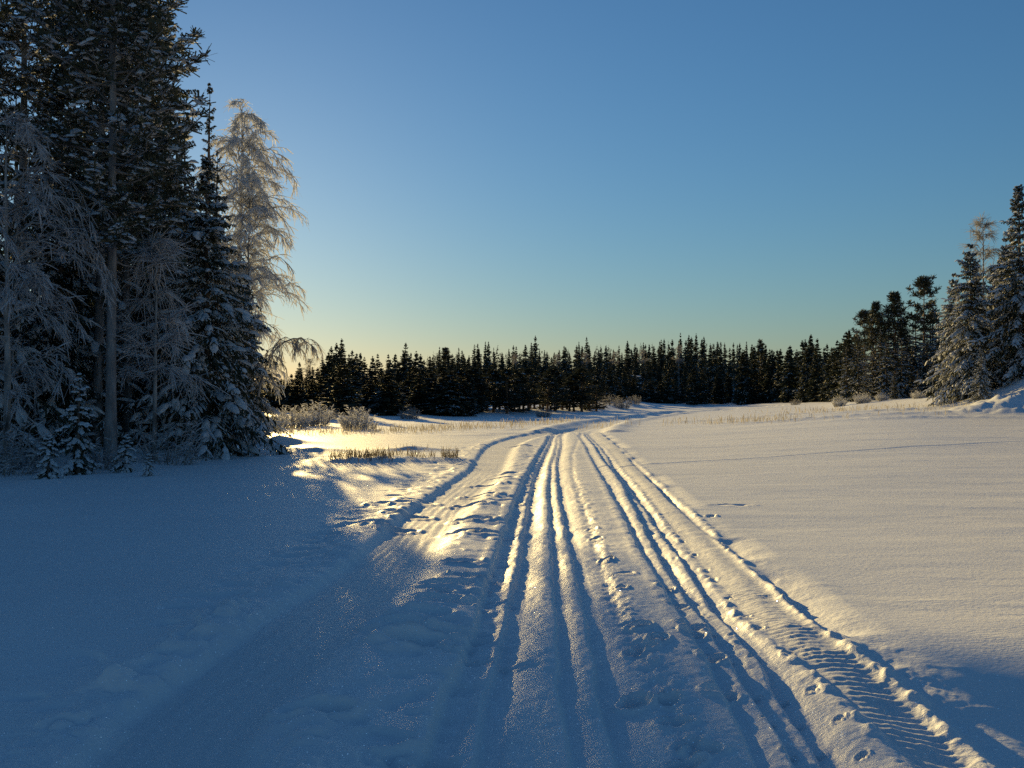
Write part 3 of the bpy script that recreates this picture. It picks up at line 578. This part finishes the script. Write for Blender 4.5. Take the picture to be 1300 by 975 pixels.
def band(pts, n, h, spread):
    """scatter along a line of photo pixels"""
    w_ = np.array([pt(u, v) for u, v in pts]); s = RNG.uniform(0, len(pts) - 1, n); out = []
    for q in s:
        i = min(int(q), len(pts) - 2); f = q - i; x, y = w_[i] * (1 - f) + w_[i + 1] * f
        if noise(np.array([x * .35]), np.array([y * .35]), 5)[0] + RNG.uniform(-.5, .5) < -.25: continue
        out.append((x + np.clip(RNG.normal(), -1.4, 1.4) * spread * .6, y + np.clip(RNG.normal(), -1.4, 1.4) * spread, h * RNG.uniform(.4, 1.15)))
    return out
reeds('frosted_reeds', 'pale band of frosted reeds along the left side of the lake', 'reeds', band([(345, 551), (430, 551), (500, 549), (560, 545), (640, 541), (700, 536)], 1500, .42, 2.4), 'stuff')
reeds('frosted_reeds', 'thin band of frosted reeds right of the bend of the tracks', 'reeds', band([(745, 541), (800, 540), (870, 541), (890, 540)], 260, .55, 1.0) + band([(850, 537), (930, 537), (1000, 534)], 240, .55, 1.6), 'stuff')
reeds('frosted_reeds', 'sparse reeds poking through the drifts before the right shore', 'reeds', band([(900, 538), (1000, 534), (1080, 530), (1190, 526)], 220, .45, 2.0) + band([(1010, 526), (1080, 522), (1150, 520), (1200, 522)], 220, .45, 2.0) + band([(960, 524), (1100, 521)], 110, .5, 3.0), 'stuff')
def hummock(u0, u1, v, n, h):
    return [(*np.array(pt(RNG.uniform(u0, u1), v + RNG.normal(0, 1.0))), h * RNG.uniform(.35, 1.2)) for _ in range(n)]
def tuft(spots, label):
    o = reeds('grass_tuft', label, 'grass tuft', spots, 'stuff'); return o
tuft(hummock(418, 500, 586.5, 360, .28) + hummock(440, 552, 585, 230, .25), 'long low hummock of dry grass casting a blue shadow on the lit snow')
tuft(hummock(560, 582, 585, 90, .32), 'small dark tuft of dry grass at the right end of the long hummock')
tuft(hummock(345, 372, 578, 26, .28), 'few dry stalks bent over the snow near the arched birch')
tuft(hummock(500, 545, 573, 30, .2), 'sparse stalks on the low drift behind the long grass hummock')

# ---- forest across the lake
FS = [spruce(201 + k, 12.0, 1.7 + .28 * (k % 3), 170, 5, 0, .30, .58, .16 + .02 * k, droop=.4, power=.66, pad=.6, thin=1.2) for k in range(6)]
FP = [pine(221 + k, 12.0, 1.9, 40, 6, .15, .6, .10, .05 + .05 * k, False, needles=9, stubs=0) for k in range(4)]
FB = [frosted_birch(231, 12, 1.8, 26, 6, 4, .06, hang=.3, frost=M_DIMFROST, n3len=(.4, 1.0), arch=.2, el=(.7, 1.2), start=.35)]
rr = random.Random(12)
def far_tree(kind, u, D, top, label, group=None, wide=1.0):
    """a tree whose tip reaches photo row top"""
    x, y = at(u, D); z = gz(x, y); h = EYE + (508 - top) / F * D - z
    parts = {'s': FS, 'p': FP, 'b': FB}[kind]; me = parts[rr.randrange(len(parts))]
    nm = {'s': 'spruce_tree', 'p': 'pine_tree', 'b': 'birch_tree'}[kind]
    sc = max(h, 3) / 12.0; wd = wide * (.55 + .45 * sc)
    return place(me, nm, label, TREE, x, y, rr.uniform(0, 6.28), (wd, wd, sc), group, sink=.1, z=z)
far_tree('s', 434, 150, 429, 'tallest pointed spruce at the left end of the forest across the lake', wide=1.25)
far_tree('s', 514, 160, 434, 'pointed spruce standing out right of the tallest one across the lake', wide=1.1)
far_tree('p', 565, 165, 443, 'bushy-topped tree on the skyline between the pointed spruces and the wooded hill')
far_tree('s', 380, 165, 459, 'lone pointed spruce at the left tip of the far forest beside a thin bare tree')
far_tree('b', 393, 165, 455, 'thin bare tree beside the lone pointed spruce at the far forest tip')
sk = [(330, 490), (345, 480), (362, 482), (375, 470), (400, 462), (415, 445), (425, 437), (445, 440), (460, 450), (480, 450), (500, 449), (520, 446), (545, 450), (560, 448), (590, 451), (600, 452)]
def skyv(tab, u): return float(np.interp(u, [a for a, _ in tab], [b for _, b in tab]))
for k in range(50):
    u = 328 + 272 * (k + rr.uniform(-.4, .4)) / 50; D = rr.uniform(130, 165)
    far_tree('s', u, D, skyv(sk, u) + abs(rr.gauss(0, 10)) - 3, 'dark spruce on the skyline of the far forest left of the wooded hill', 'skyline spruces at the left of the far forest')
for k in range(34):
    u = 345 + 265 * (k + rr.uniform(-.4, .4)) / 34; far_tree('s', u, np.interp(u, [345, 400, 600], [84, 82, 90]) + rr.uniform(0, 30), skyv(sk, u) + rr.uniform(12, 38), 'lower dark spruce at the front of the far forest left of the wooded hill', 'front spruces at the left of the far forest', wide=1.5)
hk = [(540, 455), (600, 449), (650, 446), (700, 446), (760, 443), (800, 442), (840, 437), (880, 434), (905, 437), (950, 447), (980, 448)]
for k in range(84):
    u = 545 + 420 * (k + rr.uniform(-.45, .45)) / 84; D = rr.uniform(265, 330)
    far_tree('s', u, D, skyv(hk, u) + rr.gauss(0, 5) - 4, 'dark spruce on the skyline of the wooded hill beyond the tracks', 'skyline spruces of the wooded hill', wide=rr.uniform(.75, 1.15))
for k in range(44):
    u = 590 + 370 * (k + rr.uniform(-.45, .45)) / 44; far_tree('s', u, rr.uniform(222, 262), skyv(hk, u) + rr.uniform(14, 34), 'dark spruce on the slope of the wooded hill below its skyline', 'spruces on the slope of the wooded hill', wide=1.1)
# the wood behind them, on the hill top: a mass of small narrow trees nobody could count
def far_wood(n):
    low = [spruce(281 + k, 12.0, 1.5 + .2 * k, 46, 3, 0, .34, .6, .1, droop=.4, power=.7, pad=.6, thin=1.2) for k in range(3)]
    src = []
    for p_ in low:
        for pn in ('crown', 'snow'):
            me = p_[pn]; v = np.empty(len(me.vertices) * 3, np.float32); me.vertices.foreach_get('co', v); q = np.empty(len(me.loops), np.int32); me.loops.foreach_get('vertex_index', q)
            src.append((v.reshape(-1, 3), q.reshape(-1, 4)))
    gs = [Geo(), Geo()]
    for k in range(n):
        u = 540 + 450 * (k + rr.uniform(-.5, .5)) / n; D = rr.uniform(255, 345); x, y = at(u, D); z = gz(x, y)
        h = EYE + (508 - skyv(hk, u) + rr.gauss(3, 4) - (0 if D > 295 else 12)) / F * D - z; j = rr.randrange(3); a = rr.uniform(0, 6.28); wd = rr.uniform(.7, 1.1)
        for i_ in (0, 1):
            v, q = src[j * 2 + i_]; gs[i_].add(np.stack([x + wd * (v[:, 0] * math.cos(a) - v[:, 1] * math.sin(a)), y + wd * (v[:, 0] * math.sin(a) + v[:, 1] * math.cos(a)), z - .2 + v[:, 2] * h / 12], -1), q)
    me = gs[0].mesh('far_forest', M_NEEDLE); o = bpy.data.objects.new('far_forest', me); COL.objects.link(o)
    tag(o, 'dense dark wood of small trees covering the top of the hill', 'forest', None, 'stuff')
    c = bpy.data.objects.new('snow', gs[1].mesh('snow', M_LOAD, True)); COL.objects.link(c); c.parent = o; c['kind'] = 'stuff'
far_wood(150)
for k in range(40):
    u = 560 + 200 * (k + rr.uniform(-.45, .45)) / 40; far_tree('p', u, 90 + .22 * (u - 560) + rr.uniform(0, 22), rr.uniform(468, 488), 'low bushy pine in the front row below the wooded hill', 'pines below the wooded hill', wide=1.35)
for k in range(16):
    u = 800 + 145 * (k + rr.uniform(-.45, .45)) / 16; far_tree('s', u, 195 + .12 * (u - 800) + rr.uniform(0, 15), rr.uniform(462, 485), 'small dark spruce at the foot of the wooded hill beside the far bend', 'small spruces at the foot of the wooded hill', wide=1.3)
for u, D, top in [(748, 196, 470), (758, 205, 462), (766, 190, 478), (774, 210, 465), (782, 198, 474), (792, 205, 466), (770, 180, 488), (786, 184, 486)]:
    far_tree('s', u, D, top, 'dark spruce on the slope of the wooded hill below its skyline', 'spruces on the slope of the wooded hill', wide=1.3)
for k in range(6):
    u = 660 + 240 * k / 6 + rr.uniform(-8, 8); far_tree('b', u, 262, skyv(hk, u) + 4, 'thin bare tree showing among the spruces of the wooded hill', 'bare trees on the wooded hill')
# right shore, further part
GR = 'trees along the far right shore'; LR = 'dark spruce along the far right shore between the hill and the tall pines'
rk = [(940, 447), (965, 437), (985, 442), (1010, 440), (1030, 426), (1045, 436), (1060, 432), (1080, 418), (1095, 408)]
for k in range(36):
    u = 942 + 150 * (k + rr.uniform(-.4, .4)) / 36; D = np.interp(u, [940, 1000, 1090], [205, 180, 122]) + rr.uniform(0, 25)
    far_tree('s', u, D, skyv(rk, u) + abs(rr.gauss(0, 7)) - 3, LR, GR, wide=1.3)
far_tree('s', 1030, 172, 424, 'pointed spruce standing highest on the far right shore')
far_tree('p', 966, 212, 435, 'round-topped pine at the right end of the wooded hill')
# right shore, the tall pines
far_tree('s', 1077, 128, 417, 'pointed spruce just left of the tall pines on the right shore')
FPW = FP
PT = [pine(241, 12, 2.3, 50, 9, .11, .5, .16, .3, False, needles=10, stubs=6), pine(242, 12, 2.5, 34, 9, .11, .5, .14, .55, False, needles=10, stubs=8)]
def shore_pine(me, u, D, top, label, wide=1.0):
    x, y = at(u, D); z = gz(x, y); h = EYE + (508 - top) / F * D - z; sc = h / 12.0
    place(me, 'pine_tree', label, TREE, x, y, rr.uniform(0, 6.28), (wide * sc * .9, wide * sc * .9, sc), None, z=z, sink=.1)
shore_pine(PT[1], 1174, 112, 357, 'tallest open-crowned pine on the right shore with tiered flat branches')
shore_pine(PT[0], 1137, 114, 375, 'dense-crowned pine second tallest on the right shore', 1.1)
shore_pine(PT[0], 1112, 116, 387, 'pine with thin top left of the dense-crowned one on the right shore', .9)
shore_pine(PT[1], 1098, 122, 398, 'leftmost of the tall pines on the right shore')
MS = [spruce(251 + k, 12.0, 2.2, 110, 7, 0, .17, .42, .5, droop=.5, power=.75, pad=.9) for k in range(2)]
for k, (u, D, top) in enumerate([(1090, 108, 432), (1108, 110, 440), (1125, 107, 425), (1145, 106, 432), (1160, 108, 415), (1178, 106, 420), (1192, 108, 392), (1150, 120, 405), (1120, 122, 410), (1200, 115, 400), (1100, 101, 462), (1135, 100, 470), (1165, 98, 468), (1185, 96, 455), (1110, 128, 415), (1135, 130, 408), (1155, 127, 412), (1172, 130, 405), (1190, 126, 402), (1205, 130, 395), (1085, 126, 425), (1075, 122, 440), (1098, 113, 428), (1118, 112, 418), (1140, 112, 428), (1152, 113, 412), (1168, 111, 424), (1184, 112, 402), (1196, 104, 410), (1206, 100, 420), (1128, 124, 400), (1145, 126, 402), (1163, 124, 398), (1182, 122, 392)]):
    x, y = at(u, D); z = gz(x, y); sc = (EYE + (508 - top) / F * D - z) / 12
    place(MS[k % 2], 'spruce_tree', 'snowy spruce filling the gaps beneath the tall pines on the right shore', TREE, x, y, k * 1.3, (1.45 * sc, 1.45 * sc, sc), 'spruces beneath the right shore pines', z=z)
# ---- near right corner
NR = [spruce(261, 12.0, 3.3, 200, 9, 2, .085, .42, .8, droop=.6, power=.7, pad=1.1), spruce(262, 12.0, 2.8, 190, 9, 2, .085, .42, .7, droop=.5, power=.75, pad=1.0)]
def corner(me, u, D, top, label, wide=1.0, rot=0, name='spruce_tree', group=None):
    x, y = at(u, D); z = gz(x, y); sc = (EYE + (508 - top) / F * D - z) / 12
    place(me, name, label, TREE, x, y, rot, (wide * sc, wide * sc, sc), group, z=z, sink=.15)
corner(NR[0], 1233, 66, 308, 'broad spruce with snow-clad boughs leaning out over the shore', 1.1, .4)
corner(NR[1], 1296, 64, 232, 'tallest snowy spruce at the top of the right bank', 1.1, 1.4)
corner(NR[0], 1212, 70, 345, 'snow-clad spruce left of the broad one on the right bank', .9, 2.4)
corner(NR[1], 1262, 71, 335, 'dark snowy spruce between the broad one and the tallest one', 1.0, 3.6)
corner(NR[0], 1278, 69, 300, 'snowy spruce with broken outline just left of the tallest one', .9, 5.2)
corner(NR[1], 1246, 60.5, 440, 'short snowy spruce standing in front at the foot of the right bank', 1.15, 4.4)
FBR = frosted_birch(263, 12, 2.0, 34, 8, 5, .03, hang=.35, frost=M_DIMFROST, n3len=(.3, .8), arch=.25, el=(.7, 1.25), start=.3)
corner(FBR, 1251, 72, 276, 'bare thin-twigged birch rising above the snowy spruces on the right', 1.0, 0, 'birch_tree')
for k, (u, D, top) in enumerate([(1325, 66, 260), (1345, 72, 220), (1390, 70, 240), (1450, 66, 230), (1285, 80, 300), (1310, 84, 280), (1240, 86, 340), (1520, 60, 200), (1270, 92, 330)]):
    corner(NR[k % 2], u, D, top, 'snowy spruce behind the front trees of the right bank', 1.0, k * 1.9, group='spruces behind the right bank')
